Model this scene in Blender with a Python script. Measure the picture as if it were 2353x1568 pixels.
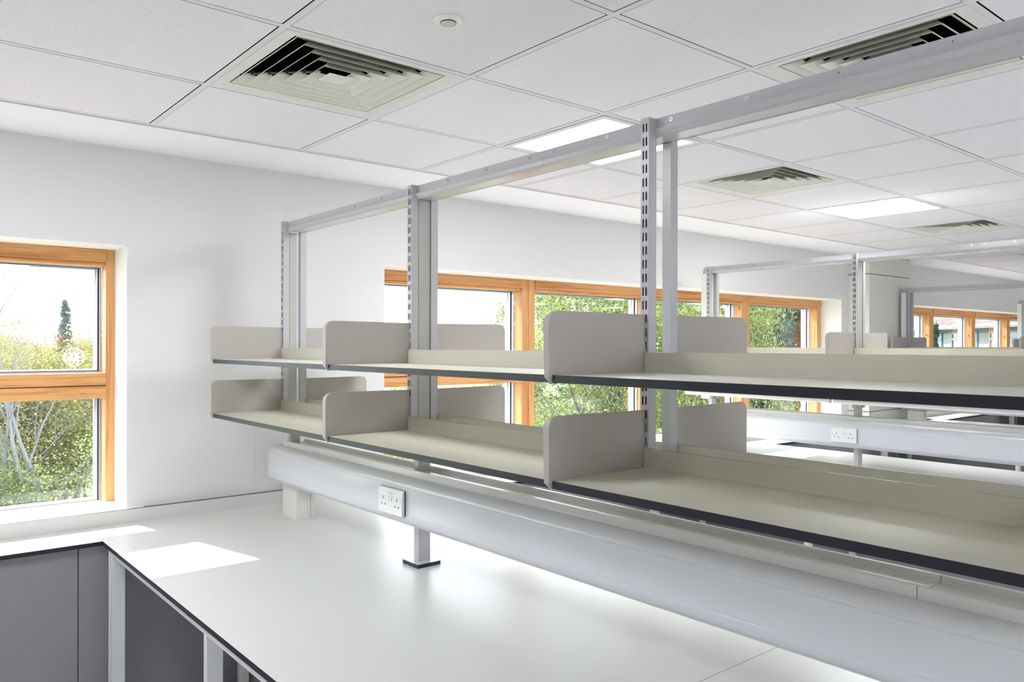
import bpy, math, random
from mathutils import Matrix, Vector
import numpy as np

# ------------------------------------------------------------------ scene, camera, sky, sun
for o in list(bpy.data.objects): bpy.data.objects.remove(o, do_unlink=True)
sc = bpy.context.scene
COL = sc.collection
H = 1.657                      # eye height above the floor; worktops stand at 0.90 m
FPX, YAW, CY, ROLL = 1807.44, 0.6943, 790.85, 0.0021
sn, cs = math.sin(YAW), math.cos(YAW)
cam = bpy.data.cameras.new('camera'); camo = bpy.data.objects.new('camera', cam); COL.objects.link(camo)
rt = Vector((cs, -sn, 0)); up = Vector((0, 0, 1)); fw = Vector((sn, cs, 0))
rx = rt*math.cos(ROLL) + up*math.sin(ROLL); ux = -rt*math.sin(ROLL) + up*math.cos(ROLL)
m = Matrix.Identity(4)
for i in range(3): m[i][0] = rx[i]; m[i][1] = ux[i]; m[i][2] = -fw[i]
m[2][3] = H
camo.matrix_world = m
cam.sensor_width = 36; cam.lens = FPX/2353*36; cam.shift_y = (CY-784)/2353
cam.clip_start = 0.05; cam.clip_end = 400
sc.camera = camo

sc.view_settings.view_transform = 'Standard'; sc.view_settings.look = 'None'
sc.view_settings.exposure = 0.58; sc.view_settings.gamma = 1.0; sc.view_settings.use_curve_mapping = False

w = bpy.data.worlds.new('sky'); sc.world = w; w.use_nodes = True
nt = w.node_tree; nt.nodes.clear()
out = nt.nodes.new('ShaderNodeOutputWorld'); bg = nt.nodes.new('ShaderNodeBackground')
tc = nt.nodes.new('ShaderNodeTexCoord'); sp = nt.nodes.new('ShaderNodeSeparateXYZ'); cr = nt.nodes.new('ShaderNodeValToRGB')
nt.links.new(tc.outputs['Generated'], sp.inputs[0]); nt.links.new(sp.outputs[2], cr.inputs[0]); nt.links.new(cr.outputs[0], bg.inputs[0]); nt.links.new(bg.outputs[0], out.inputs[0])
e = cr.color_ramp.elements; e[0].position = 0.0; e[0].color = (0.92, 0.96, 1.0, 1); e[1].position = 0.7; e[1].color = (0.62, 0.78, 1.0, 1)
x = e.new(0.28); x.color = (0.84, 0.92, 1.0, 1)
bg.inputs[1].default_value = 4.1

SUN_E = 9.0
sun = bpy.data.lights.new('sun', 'SUN'); suno = bpy.data.objects.new('sun', sun); COL.objects.link(suno)
sun.energy = SUN_E; sun.angle = math.radians(0.53); sun.color = (1.0, 0.965, 0.91)
sdir = Vector((0.228, -1.0, -0.855)).normalized()
suno.rotation_euler = sdir.to_track_quat('-Z', 'Y').to_euler(); suno.location = (-4, 16, 16)
LAMP = 21.0                    # radiance of the ceiling panels

# ------------------------------------------------------------------ materials
def new_mat(name):
    mt = bpy.data.materials.new(name); mt.use_nodes = True
    return mt, mt.node_tree, mt.node_tree.nodes['Principled BSDF']
def basic(name, col, rough=.5, spec=.5, metal=0, bump=0, bscale=200, coat=0):
    mt, t, b = new_mat(name)
    b.inputs['Base Color'].default_value = (*col, 1); b.inputs['Roughness'].default_value = rough
    b.inputs['Specular IOR Level'].default_value = spec; b.inputs['Metallic'].default_value = metal
    b.inputs['Coat Weight'].default_value = coat
    if bump:
        tcn = t.nodes.new('ShaderNodeTexCoord'); n = t.nodes.new('ShaderNodeTexNoise'); n.inputs['Scale'].default_value = bscale
        n.inputs['Detail'].default_value = 3
        bp = t.nodes.new('ShaderNodeBump'); bp.inputs['Strength'].default_value = bump; bp.inputs['Distance'].default_value = .001
        t.links.new(tcn.outputs['Object'], n.inputs['Vector']); t.links.new(n.outputs['Fac'], bp.inputs['Height']); t.links.new(bp.outputs[0], b.inputs['Normal'])
    return mt
M = {}
M['wall'] = basic('wall_paint', (.79, .775, .765), .75, .25, bump=.25, bscale=60)
M['reveal'] = basic('reveal_paint', (.86, .86, .85), .7, .25, bump=.2, bscale=60)
M['margin'] = basic('margin_paint', (.93, .93, .95), .65, .3)
M['worktop'] = basic('worktop_laminate', (.68, .68, .655), .29, .34, bump=.10, bscale=900)
M['shelf'] = basic('shelf_laminate', (.655, .63, .525), .50, .35, bump=.10, bscale=900)
M['edge'] = basic('dark_laminate_core', (.014, .0155, .023), .34, .38)
M['bracket'] = basic('bracket_paint', (.46, .425, .395), .42, .4, bump=.12, bscale=700)
M['post'] = basic('post_paint', (.53, .525, .545), .25, .5, bump=.06, bscale=500)
M['duct'] = basic('duct_paint', (.50, .485, .455), .35, .4)
M['rail'] = basic('rail_paint', (.58, .575, .605), .16, .55)
M['trunk'] = basic('trunking_plastic', (.74, .75, .79), .17, .5)
M['trunktop'] = basic('trunking_channel', (.76, .77, .75), .15, .6)
M['box'] = basic('box_board', (.78, .775, .72), .45, .3)
M['dark'] = basic('void_shade', (.012, .012, .013), .9, .1)  # near-black colour standing in for shade inside gaps and voids
M['cabinet'] = basic('grey_laminate', (.26, .25, .272), .42, .35, bump=.1, bscale=700)
M['frame'] = basic('bench_frame_paint', (.66, .665, .67), .3, .45)
M['floor'] = basic('floor_vinyl', (.68, .68, .68), .4, .4)
M['white_plastic'] = basic('socket_plastic', (.88, .88, .88), .22, .5)
M['socket_hole'] = basic('socket_hole', (.05, .045, .045), .5, .3)
M['steel'] = basic('zinc_screw', (.55, .66, .70), .25, .5, metal=.9)
M['brass'] = basic('brass', (.85, .62, .30), .25, .5, metal=1)
M['alu'] = basic('grey_aluminium', (.42, .43, .50), .3, .5, metal=.35)
M['alu_dark'] = basic('dark_gasket', (.03, .035, .045), .5, .4)
M['alu_light'] = basic('light_aluminium', (.62, .63, .68), .3, .5, metal=.3)
M['louvre'] = basic('diffuser_enamel', (.80, .79, .72), .4, .4)
M['galv'] = basic('galvanised_bracket', (.35, .37, .40), .35, .5, metal=.8)
M['decal'] = basic('decal_white', (.92, .92, .94), .5, .3)
def vinyl():
    mt = bpy.data.materials.new('white_vinyl'); mt.use_nodes = True; t = mt.node_tree; t.nodes.clear()
    o = t.nodes.new('ShaderNodeOutputMaterial'); mx = t.nodes.new('ShaderNodeMixShader'); mx.inputs[0].default_value = .22
    d = t.nodes.new('ShaderNodeBsdfDiffuse'); tl = t.nodes.new('ShaderNodeBsdfTranslucent')
    d.inputs[0].default_value = (.92, .92, .93, 1); tl.inputs[0].default_value = (.92, .92, .93, 1)
    t.links.new(d.outputs[0], mx.inputs[1]); t.links.new(tl.outputs[0], mx.inputs[2]); t.links.new(mx.outputs[0], o.inputs[0]); return mt
M['decal'] = vinyl()
M['mark'] = basic('faint_print', (.38, .45, .55), .5, .3)
M['lens'] = basic('sensor_lens', (.62, .60, .55), .12, .6)
M['roof_trim'] = basic('fascia_white', (.5, .5, .51), .5, .3)
M['render'] = basic('render_white', (.42, .41, .39), .8, .2)
M['band'] = basic('grey_cladding', (.17, .17, .19), .6, .3)
M['teal'] = basic('turquoise_frame', (.13, .33, .35), .4, .4)
M['dim_glass'] = basic('dim_window_glass', (.07, .08, .10), .06, .8)

def tile_mat():
    mt, t, b = new_mat('mineral_fibre_tile')
    b.inputs['Roughness'].default_value = .85; b.inputs['Specular IOR Level'].default_value = .2
    g = t.nodes.new('ShaderNodeTexCoord')
    # pin holes and short fissures
    v = t.nodes.new('ShaderNodeTexVoronoi'); v.inputs['Scale'].default_value = 95
    v.inputs['Randomness'].default_value = 1
    n0 = t.nodes.new('ShaderNodeTexNoise'); n0.inputs['Scale'].default_value = 42; n0.inputs['Detail'].default_value = 2
    mix = t.nodes.new('ShaderNodeMix'); mix.data_type = 'VECTOR'; mix.inputs[0].default_value = .012
    t.links.new(g.outputs['Object'], n0.inputs['Vector']); t.links.new(g.outputs['Object'], mix.inputs[4]); t.links.new(n0.outputs['Color'], mix.inputs[5])
    t.links.new(mix.outputs[1], v.inputs['Vector'])
    r = t.nodes.new('ShaderNodeValToRGB'); r.color_ramp.elements[0].position = .10; r.color_ramp.elements[0].color = (1, 1, 1, 1)
    r.color_ramp.elements[1].position = .17; r.color_ramp.elements[1].color = (0, 0, 0, 1)
    t.links.new(v.outputs['Distance'], r.inputs[0])
    n = t.nodes.new('ShaderNodeTexNoise'); n.inputs['Scale'].default_value = 130
    t.links.new(g.outputs['Object'], n.inputs['Vector'])
    r2 = t.nodes.new('ShaderNodeValToRGB'); r2.color_ramp.elements[0].position = .50; r2.color_ramp.elements[1].position = .60
    t.links.new(n.outputs['Fac'], r2.inputs[0])
    mu = t.nodes.new('ShaderNodeMath'); mu.operation = 'MULTIPLY'
    t.links.new(r.outputs[0], mu.inputs[0]); t.links.new(r2.outputs[0], mu.inputs[1])
    mc = t.nodes.new('ShaderNodeMix'); mc.data_type = 'RGBA'
    mc.inputs[6].default_value = (.85, .825, .865, 1); mc.inputs[7].default_value = (.30, .29, .28, 1)
    t.links.new(mu.outputs[0], mc.inputs[0]); t.links.new(mc.outputs[2], b.inputs['Base Color'])
    n3 = t.nodes.new('ShaderNodeTexNoise'); n3.inputs['Scale'].default_value = 350
    t.links.new(g.outputs['Object'], n3.inputs['Vector'])
    bp = t.nodes.new('ShaderNodeBump'); bp.inputs['Strength'].default_value = .35; bp.inputs['Distance'].default_value = .001
    t.links.new(n3.outputs['Fac'], bp.inputs['Height']); t.links.new(bp.outputs[0], b.inputs['Normal'])
    return mt
M['tile'] = tile_mat()
M['tee'] = basic('ceiling_tee', (.78, .765, .79), .5, .3)

def wood_mat(name, axis, c1, c2, knots=True):
    mt, t, b = new_mat(name)
    b.inputs['Roughness'].default_value = .42; b.inputs['Specular IOR Level'].default_value = .4
    g = t.nodes.new('ShaderNodeTexCoord'); mp = t.nodes.new('ShaderNodeMapping')
    sc_ = [38, 38, 38]; sc_[axis] = 1.5
    mp.inputs['Scale'].default_value = sc_
    t.links.new(g.outputs['Object'], mp.inputs[0])
    n = t.nodes.new('ShaderNodeTexNoise'); n.inputs['Scale'].default_value = 1.0; n.inputs['Detail'].default_value = 6; n.inputs['Distortion'].default_value = .6
    t.links.new(mp.outputs[0], n.inputs['Vector'])
    n2 = t.nodes.new('ShaderNodeTexNoise'); n2.inputs['Scale'].default_value = 3.5; n2.inputs['Detail'].default_value = 3
    t.links.new(mp.outputs[0], n2.inputs['Vector'])
    r = t.nodes.new('ShaderNodeValToRGB'); e = r.color_ramp.elements
    e[0].position = .34; e[0].color = (*c2, 1); e[1].position = .60; e[1].color = (*c1, 1)
    x = e.new(.46); x.color = tuple((a*.6+b_*.4) for a, b_ in zip(c1, c2)) + (1,)
    x = e.new(.50); x.color = tuple(a*.96 for a in c1) + (1,)
    mm = t.nodes.new('ShaderNodeMix'); mm.inputs[0].default_value = .35
    t.links.new(n.outputs['Fac'], mm.inputs[2]); t.links.new(n2.outputs['Fac'], mm.inputs[3]); t.links.new(mm.outputs[0], r.inputs[0])
    last = r.outputs[0]
    if knots:
        mp2 = t.nodes.new('ShaderNodeMapping'); s2 = [9, 9, 9]; s2[axis] = 3.4; mp2.inputs['Scale'].default_value = s2
        t.links.new(g.outputs['Object'], mp2.inputs[0])
        v = t.nodes.new('ShaderNodeTexVoronoi'); v.inputs['Scale'].default_value = 1
        t.links.new(mp2.outputs[0], v.inputs['Vector'])
        r3 = t.nodes.new('ShaderNodeValToRGB'); r3.color_ramp.elements[0].position = .05; r3.color_ramp.elements[0].color = (1, 1, 1, 1)
        r3.color_ramp.elements[1].position = .10; r3.color_ramp.elements[1].color = (0, 0, 0, 1)
        t.links.new(v.outputs['Distance'], r3.inputs[0])
        mc = t.nodes.new('ShaderNodeMix'); mc.data_type = 'RGBA'
        t.links.new(r3.outputs[0], mc.inputs[0]); t.links.new(last, mc.inputs[6]); mc.inputs[7].default_value = (.16, .05, .02, 1)
        last = mc.outputs[2]
    t.links.new(last, b.inputs['Base Color'])
    return mt
M['wood_x'] = wood_mat('pine_along', 0, (.74, .385, .15), (.50, .20, .06))
M['wood_z'] = wood_mat('pine_upright', 2, (.74, .385, .15), (.50, .20, .06))

def glass_mat():
    mt = bpy.data.materials.new('double_glazing'); mt.use_nodes = True; t = mt.node_tree; t.nodes.clear()
    o = t.nodes.new('ShaderNodeOutputMaterial'); mx = t.nodes.new('ShaderNodeMixShader')
    tr = t.nodes.new('ShaderNodeBsdfTransparent'); tr.inputs[0].default_value = (.93, .95, .95, 1)
    gl = t.nodes.new('ShaderNodeBsdfGlossy'); gl.inputs['Roughness'].default_value = .0; gl.inputs[0].default_value = (1, 1, 1, 1)
    fr = t.nodes.new('ShaderNodeFresnel'); fr.inputs[0].default_value = 1.5
    mu = t.nodes.new('ShaderNodeMath'); mu.operation = 'MULTIPLY'; mu.inputs[1].default_value = 1.7; mu.use_clamp = True
    t.links.new(fr.outputs[0], mu.inputs[0]); t.links.new(mu.outputs[0], mx.inputs[0]); t.links.new(tr.outputs[0], mx.inputs[1]); t.links.new(gl.outputs[0], mx.inputs[2]); t.links.new(mx.outputs[0], o.inputs[0])
    return mt
M['glass'] = glass_mat()
def emit_mat(name, col, s):
    mt = bpy.data.materials.new(name); mt.use_nodes = True; t = mt.node_tree; t.nodes.clear()
    o = t.nodes.new('ShaderNodeOutputMaterial'); em = t.nodes.new('ShaderNodeEmission'); em.inputs[0].default_value = (*col, 1); em.inputs[1].default_value = s
    t.links.new(em.outputs[0], o.inputs[0]); return mt
M['lamp'] = emit_mat('led_panel', (.925, .965, 1.0), LAMP)
def leaf_mat(name, c1, c2, trans=.55):
    mt = bpy.data.materials.new(name); mt.use_nodes = True; t = mt.node_tree; t.nodes.clear()
    o = t.nodes.new('ShaderNodeOutputMaterial'); mx = t.nodes.new('ShaderNodeMixShader'); mx.inputs[0].default_value = trans
    d = t.nodes.new('ShaderNodeBsdfDiffuse'); tl = t.nodes.new('ShaderNodeBsdfTranslucent')
    g = t.nodes.new('ShaderNodeNewGeometry'); r = t.nodes.new('ShaderNodeValToRGB'); e = r.color_ramp.elements
    e[0].color = (*c1, 1); e[1].color = (*c2, 1)
    t.links.new(g.outputs['Random Per Island'], r.inputs[0]); t.links.new(r.outputs[0], d.inputs[0]); t.links.new(r.outputs[0], tl.inputs[0])
    t.links.new(d.outputs[0], mx.inputs[1]); t.links.new(tl.outputs[0], mx.inputs[2]); t.links.new(mx.outputs[0], o.inputs[0])
    return mt
M['leaf_yellow'] = leaf_mat('young_leaf', (.14, .14, .05), (.46, .42, .16), .45)
M['leaf_green'] = leaf_mat('green_leaf', (.10, .14, .04), (.40, .44, .16), .48)
M['leaf_dark'] = leaf_mat('conifer_needles', (.02, .045, .03), (.09, .14, .085), .25)
M['leaf_haze'] = leaf_mat('hazed_needles', (.10, .14, .12), (.22, .27, .23), .3)  # paler, greyer needles; distance haze is put into the colour
M['leaf_red'] = leaf_mat('russet_leaf', (.16, .08, .06), (.28, .15, .11))
def noisy(name, c1, c2, scale, rough=.9, lo=.35, hi=.65):
    mt, t, b = new_mat(name); b.inputs['Roughness'].default_value = rough; b.inputs['Specular IOR Level'].default_value = .2
    g = t.nodes.new('ShaderNodeTexCoord'); n = t.nodes.new('ShaderNodeTexNoise'); n.inputs['Scale'].default_value = scale; n.inputs['Detail'].default_value = 6
    r = t.nodes.new('ShaderNodeValToRGB'); e = r.color_ramp.elements; e[0].position = lo; e[1].position = hi; e[0].color = (*c1, 1); e[1].color = (*c2, 1)
    t.links.new(g.outputs['Object'], n.inputs['Vector']); t.links.new(n.outputs['Fac'], r.inputs[0]); t.links.new(r.outputs[0], b.inputs['Base Color'])
    return mt
M['grass'] = noisy('grass', (.09, .12, .045), (.18, .20, .09), 1.2)
M['path'] = noisy('pale_paving', (.30, .29, .28), (.38, .37, .36), 3)
M['birch'] = noisy('birch_bark', (.20, .17, .16), (.23, .22, .22), 7, lo=.30, hi=.45)
M['bark'] = noisy('dark_bark', (.09, .07, .055), (.20, .16, .13), 9)
def roof_mat():
    mt, t, b = new_mat('clay_tiles'); b.inputs['Roughness'].default_value = .8
    g = t.nodes.new('ShaderNodeTexCoord'); mp = t.nodes.new('ShaderNodeMapping'); mp.inputs['Scale'].default_value = (1, 1, 1)
    br = t.nodes.new('ShaderNodeTexBrick'); br.inputs['Scale'].default_value = 1; br.inputs['Brick Width'].default_value = .22; br.inputs['Row Height'].default_value = .13
    br.inputs['Mortar Size'].default_value = .014
    br.inputs['Color1'].default_value = (.12, .075, .065, 1); br.inputs['Color2'].default_value = (.20, .145, .13, 1); br.inputs['Mortar'].default_value = (.05, .03, .028, 1)
    t.links.new(g.outputs['UV'], mp.inputs[0]); t.links.new(mp.outputs[0], br.inputs['Vector']); t.links.new(br.outputs['Color'], b.inputs['Base Color'])
    return mt
M['roof'] = roof_mat()

# ------------------------------------------------------------------ helpers
def tag(o, label=None, cat=None, group=None, kind=None):
    if label: o['label'] = label
    if cat: o['category'] = cat
    if group: o['group'] = group
    if kind: o['kind'] = kind
    return o
def empty(name, loc):
    o = bpy.data.objects.new(name, None); o.location = loc; o.empty_display_size = .1; COL.objects.link(o); return o
class MB:
    """collects polygons; all coordinates are x, y, and z measured from the floor"""
    def __init__(s): s.v = []; s.f = []; s.m = []; s.uv = None
    def poly(s, pts, mi=0):
        k = len(s.v); s.v += [tuple(p) for p in pts]; s.f.append(tuple(range(k, k+len(pts)))); s.m.append(mi); return s
    def box(s, x0, x1, y0, y1, z0, z1, mi=0, top=None, bot=None, sides=None, xm=None, xp=None, ym=None, yp=None):
        k = len(s.v)
        s.v += [(x0, y0, z0), (x1, y0, z0), (x1, y1, z0), (x0, y1, z0), (x0, y0, z1), (x1, y0, z1), (x1, y1, z1), (x0, y1, z1)]
        F = [(0, 3, 2, 1), (4, 5, 6, 7), (0, 1, 5, 4), (1, 2, 6, 5), (2, 3, 7, 6), (3, 0, 4, 7)]
        g = lambda a: mi if a is None else a
        sd = g(sides)
        mats = [g(bot), g(top), sd if ym is None else ym, sd if xp is None else xp, sd if yp is None else yp, sd if xm is None else xm]
        for f, q in zip(F, mats): s.f.append(tuple(k+i for i in f)); s.m.append(q)
        return s
    def prism(s, prof, axis, a0, a1, mi=0, cap=True, mats=None):
        """prof: list of 2D points; axis 'y' -> (x,z) profile, 'x' -> (y,z), 'z' -> (x,y)"""
        def P(p, a):
            if axis == 'y': return (p[0], a, p[1])
            if axis == 'x': return (a, p[0], p[1])
            return (p[0], p[1], a)
        n = len(prof); k = len(s.v)
        s.v += [P(p, a0) for p in prof] + [P(p, a1) for p in prof]
        for i in range(n):
            j = (i+1) % n
            s.f.append((k+i, k+j, k+n+j, k+n+i)); s.m.append(mats[i] if mats else mi)
        if cap:
            s.f.append(tuple(k+i for i in reversed(range(n)))); s.m.append(mi)
            s.f.append(tuple(k+n+i for i in range(n))); s.m.append(mi)
        return s
    def cyl(s, c, ax, r, h, n=16, mi=0, r2=None, mcap=None):
        """cylinder from c along unit vector ax"""
        ax = Vector(ax).normalized(); a = ax.orthogonal().normalized(); b = ax.cross(a); c = Vector(c); r2 = r if r2 is None else r2
        k = len(s.v)
        for q, rr in ((0, r), (h, r2)):
            for i in range(n):
                t = 2*math.pi*i/n; s.v.append(tuple(c + ax*q + a*(math.cos(t)*rr) + b*(math.sin(t)*rr)))
        for i in range(n):
            j = (i+1) % n; s.f.append((k+i, k+j, k+n+j, k+n+i)); s.m.append(mi)
        s.f.append(tuple(k+n+i for i in range(n))); s.m.append(mi if mcap is None else mcap)
        s.f.append(tuple(k+i for i in reversed(range(n)))); s.m.append(mi)
        return s
    def tube(s, pts, rad, n=6, mi=0):
        k0 = len(s.v); P = [Vector(p) for p in pts]
        for i, p in enumerate(P):
            d = (P[min(i+1, len(P)-1)] - P[max(i-1, 0)])
            if d.length < 1e-6: d = Vector((0, 0, 1))
            d.normalize(); a = d.cross(Vector((.31, .95, .02))).normalized(); b = d.cross(a)
            for q in range(n):
                t = 2*math.pi*q/n; s.v.append(tuple(p + a*(math.cos(t)*rad[i]) + b*(math.sin(t)*rad[i])))
        for i in range(len(P)-1):
            for q in range(n):
                r = (q+1) % n; A = k0+i*n; B = A+n
                s.f.append((A+q, A+r, B+r, B+q)); s.m.append(mi)
        return s
    def build(s, name, mats, parent=None, bevel=0, smooth=False, solid=0, fix=True):
        o3 = parent_origin(parent)
        me = bpy.data.meshes.new(name)
        me.from_pydata([(v[0]-o3[0], v[1]-o3[1], v[2]-o3[2]) for v in s.v], [], s.f)
        mats = mats if isinstance(mats, (list, tuple)) else [mats]
        for q in mats: me.materials.append(M[q] if isinstance(q, str) else q)
        me.polygons.foreach_set('material_index', s.m)
        if fix:
            import bmesh
            b = bmesh.new(); b.from_mesh(me); bmesh.ops.recalc_face_normals(b, faces=b.faces); b.to_mesh(me); b.free()
        if smooth: me.polygons.foreach_set('use_smooth', [True]*len(me.polygons))
        me.update()
        o = bpy.data.objects.new(name, me); COL.objects.link(o)
        if parent: o.parent = parent
        if bevel:
            bv = o.modifiers.new('bevel', 'BEVEL'); bv.width = bevel; bv.segments = 2; bv.limit_method = 'ANGLE'; bv.angle_limit = math.radians(40)
            bv.harden_normals = False
        if solid:
            sd = o.modifiers.new('solid', 'SOLIDIFY'); sd.thickness = solid; sd.offset = 0
        return o
def parent_origin(p):
    o = Vector((0, 0, 0))
    while p is not None: o += p.location; p = p.parent
    return o
def copy_tree(o, dloc, parent=None):
    c = o.copy(); COL.objects.link(c); c.parent = parent
    if parent is None: c.location = o.location + Vector(dloc)
    for ch in o.children: copy_tree(ch, dloc, c)
    return c
def Z(z): return z + H
rnd = random.Random(7)

# ------------------------------------------------------------------ the room shell
YW = 3.606; HC = Z(.8252); GX, GY, TS = .2442, 3.1416, .6
XL, XR, YB = -3.2, 17.0, -5.2
fl = MB(); fl.box(XL-.3, XR+.3, YB-.3, YW+.34, -.2, 0); tag(fl.build('floor', 'floor'), kind='structure')
openings = [(-1.53, .881), (2.125, 6.932), (8.15, 14.12)]
ZB, ZT = Z(-.705), Z(.416); ZW_ = Z(-.757)
wl = MB(); T = .345
xs = [XL-.3] + [v for o_ in openings for v in o_] + [XR+.3]
for i in range(0, len(xs), 2): wl.box(xs[i], xs[i+1], YW, YW+T, 0, HC+.35)
for a, b in openings: wl.box(a, b, YW, YW+T, 0, ZB, yp=0); wl.box(a, b, YW, YW+T, ZT, HC+.35)
for x_, z_ in ((.884, ZT), (1.435, ZW_+.06), (1.585, ZW_+.06), (2.121, ZT), (6.94, ZT)):
    wl.prism([(x_-.0012, YW+.001), (x_-.0006, YW-.0005), (x_+.0006, YW-.0005), (x_+.0012, YW+.001)], 'z', z_, HC)   # taped board joints
tag(wl.build('wall_back', 'wall'), kind='structure')
for k, (a, b) in enumerate(openings):     # plastered reveal linings
    r = MB(); d0, d1 = YW+.0005, YW+.20
    r.box(a-.0, a+.004, d0, d1, ZB, ZT); r.box(b-.004, b, d0, d1, ZB, ZT); r.box(a, b, d0, d1, ZT-.004, ZT)
    r.box(a, b, d0, d1, ZB, ZB+.004)
    tag(r.build('trim_%d' % (k+1), 'reveal'), kind='structure')
mb = MB(); mb.box(XL-.3, XL, YB-.3, YW, 0, HC+.35); tag(mb.build('wall_left', 'wall'), kind='structure')
mb = MB(); mb.box(XR, XR+.3, YB-.3, YW, 0, HC+.35); tag(mb.build('wall_right', 'wall'), kind='structure')
mb = MB(); mb.box(XL, XR, YB-.3, YB, 0, HC+.35); tag(mb.build('wall_front', 'wall'), kind='structure')

# ceiling: lay-in tiles, tee grid, dark void above
lights = [(3, 1), (7, 1), (-1, 1)]
fill_lights = [(i, j) for j in (8, 12) for i in (-3, 1, 5, 9, 13, 17, 21)]  # unseen panels added behind the camera to fill the room with light
diffs = [(1, 1), (5, 1), (9, 1), (3, 3), (13, 1)]
holes = set(lights + fill_lights + diffs)
ni = range(-6, 28); nj = range(0, 14)
ce = MB()
def cell(i, j): return GX+TS*i, GX+TS*(i+1), GY-TS*(j+1), GY-TS*j
for i in ni:
    for j in nj:
        if (i, j) in holes: continue
        x0, x1, y0, y1 = cell(i, j)
        jx = rnd.uniform(-.001, .001)
        # tile sits hard against one tee and leaves a gap at the other; sides coloured dark as shade
        ce.box(x0+.0203, x1-.0048, y0+.0203, y1-.0048+jx, HC-.0005, HC+.015, 2, bot=0)
tee = MB()
for i in list(ni)+[28]:
    x = GX+TS*i; tee.box(x, x+.020, GY-TS*14, GY, HC, HC+.0006); tee.box(x+.0095, x+.0105, GY-TS*14, GY, HC+.002, HC+.035, 1)
for j in range(0, 15):
    y = GY-TS*j
    tee.box(GX+TS*(-6), GX+TS*28, y, y+.020, HC+.0002, HC+.0008); tee.box(GX+TS*(-6), GX+TS*28, y+.0095, y+.0105, HC+.002, HC+.035, 1)
k = len(ce.v); ce.v += tee.v; ce.f += [tuple(a+k for a in f) for f in tee.f]; ce.m += [1+q for q in tee.m]
ce.box(XL-.3, XR+.3, YB-.3, YW+T, HC+.32, HC+.36, 2)
tag(ce.build('ceiling', ['tile', 'tee', 'dark']), kind='structure')
mb = MB(); mb.box(XL, XR, GY+.0245, YW, HC-.001, HC+.02)
tag(mb.build('trim_4', 'margin'), kind='structure')
mb = MB(); mb.box(XL, XR, GY+.0205, GY+.0245, HC+.004, HC+.06); mb.box(XL, XR, GY+.026, GY+.034, HC-.003, HC-.001, 1)
tag(mb.build('trim_5', ['dark', 'tee']), kind='structure')

# boxed column against the window wall
cx0, cx1, cy0 = 7.045, 7.885, 3.405
co = MB()
for z0, z1 in ((0, Z(-.612)), (Z(-.606), Z(.642)), (Z(.648), HC-.006)): co.box(cx0, cx1, cy0, YW, z0, z1)
co.box(cx0+.006, cx1-.006, cy0+.006, YW, 0, HC+.2, 1)
tag(co.build('column', ['box', 'edge']), kind='structure')

# ------------------------------------------------------------------ windows
def window(name, x0, x1, mull, lab_knobs=True, z0=Z(-.727), z1=Z(.408), tr=(Z(-.131), Z(-.184), Z(-.188), Z(-.242))):
    """outer frame from x0 to x1 with mullion centres; transom boards"""
    root = empty(name, ((x0+x1)/2, 3.80, z0)); tag(root, kind='structure')
    YF, YG, YO = 3.805, 3.885, 3.95
    fx = MB(); fz = MB()
    edges = [x0] + mull + [x1]
    zb = Z(-.7025)
    fx.box(x0-.04, x1+.04, YF, YG, zb-.02, Z(-.718)+.004)      # bottom rail below the sill lining
    fx.box(x0-.04, x1+.04, YF+.02, YG, zb-.02, Z(-.712))
    cells = []
    for a, b in zip(edges[:-1], edges[1:]):
        la = a if a == x0 else a+.0015; rb = b if b == x1 else b-.0015
        wl_ = .026 if a == x0 else .052; wr = .026 if b == x1 else .052
        fz.box(la-(.03 if a == x0 else 0), la+wl_, YF, YG, zb-.02, z1+.02)
        fz.box(rb-wr, rb+(.03 if b == x1 else 0), YF, YG, zb-.02, z1+.02)
        ia, ib = la+wl_, rb-wr
        fx.box(ia, ib, YF-.006, YG, Z(.356), z1+.02)            # head board, proud of the jambs
        fx.box(ia, ib, YF+.012, YG, Z(.340), Z(.356))
        fx.box(ia, ib, YF-.006, YG, tr[1], tr[0])
        fx.box(ia, ib, YF+.016, YG, tr[2], tr[1])
        fx.box(ia, ib, YF-.004, YG, tr[3], tr[2])
        cells.append((ia, ib))
    fx.build('frame_rail', 'wood_x', root, bevel=.0025); fz.build('frame_jamb', 'wood_z', root, bevel=.0025)
    for (ia, ib) in cells:
        for (c0, c1) in ((tr[0], Z(.340)), (Z(-.712), tr[3])):
            al = MB(); gw = .0
            # stepped aluminium outer frame
            for (ya, yb, w_, mi) in ((YG, YG+.022, .006, 0), (YG+.022, YG+.027, .010, 1), (YG+.027, YG+.047, .013, 2), (YG+.047, YO+.01, .018, 0)):
                al.box(ia, ia+w_, ya, yb, c0, c1, mi); al.box(ib-w_, ib, ya, yb, c0, c1, mi)
                al.box(ia+w_, ib-w_, ya, yb, c0, c0+w_*.8, mi); al.box(ia+w_, ib-w_, ya, yb, c1-w_*.5, c1, mi)
            al.build('sash_frame', ['alu', 'alu_dark', 'alu_light'], root)
            g = MB(); g.poly([(ia+.010, YG+.03, c0+.006), (ib-.010, YG+.03, c0+.006), (ib-.010, YG+.03, c1-.006), (ia+.010, YG+.03, c1-.006)])
            g.build('pane', 'glass', root, fix=False)
    return root, cells
w1, c1_ = window('window_1', -1.517, .867, [-.325])
w2, c2_ = window('window_2', 2.139, 6.887, [3.306, 4.498, 5.708])
w3, c3_ = window('window_3', 8.165, 14.10, [9.352, 10.56, 11.74, 12.92])
kb = MB()
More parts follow.
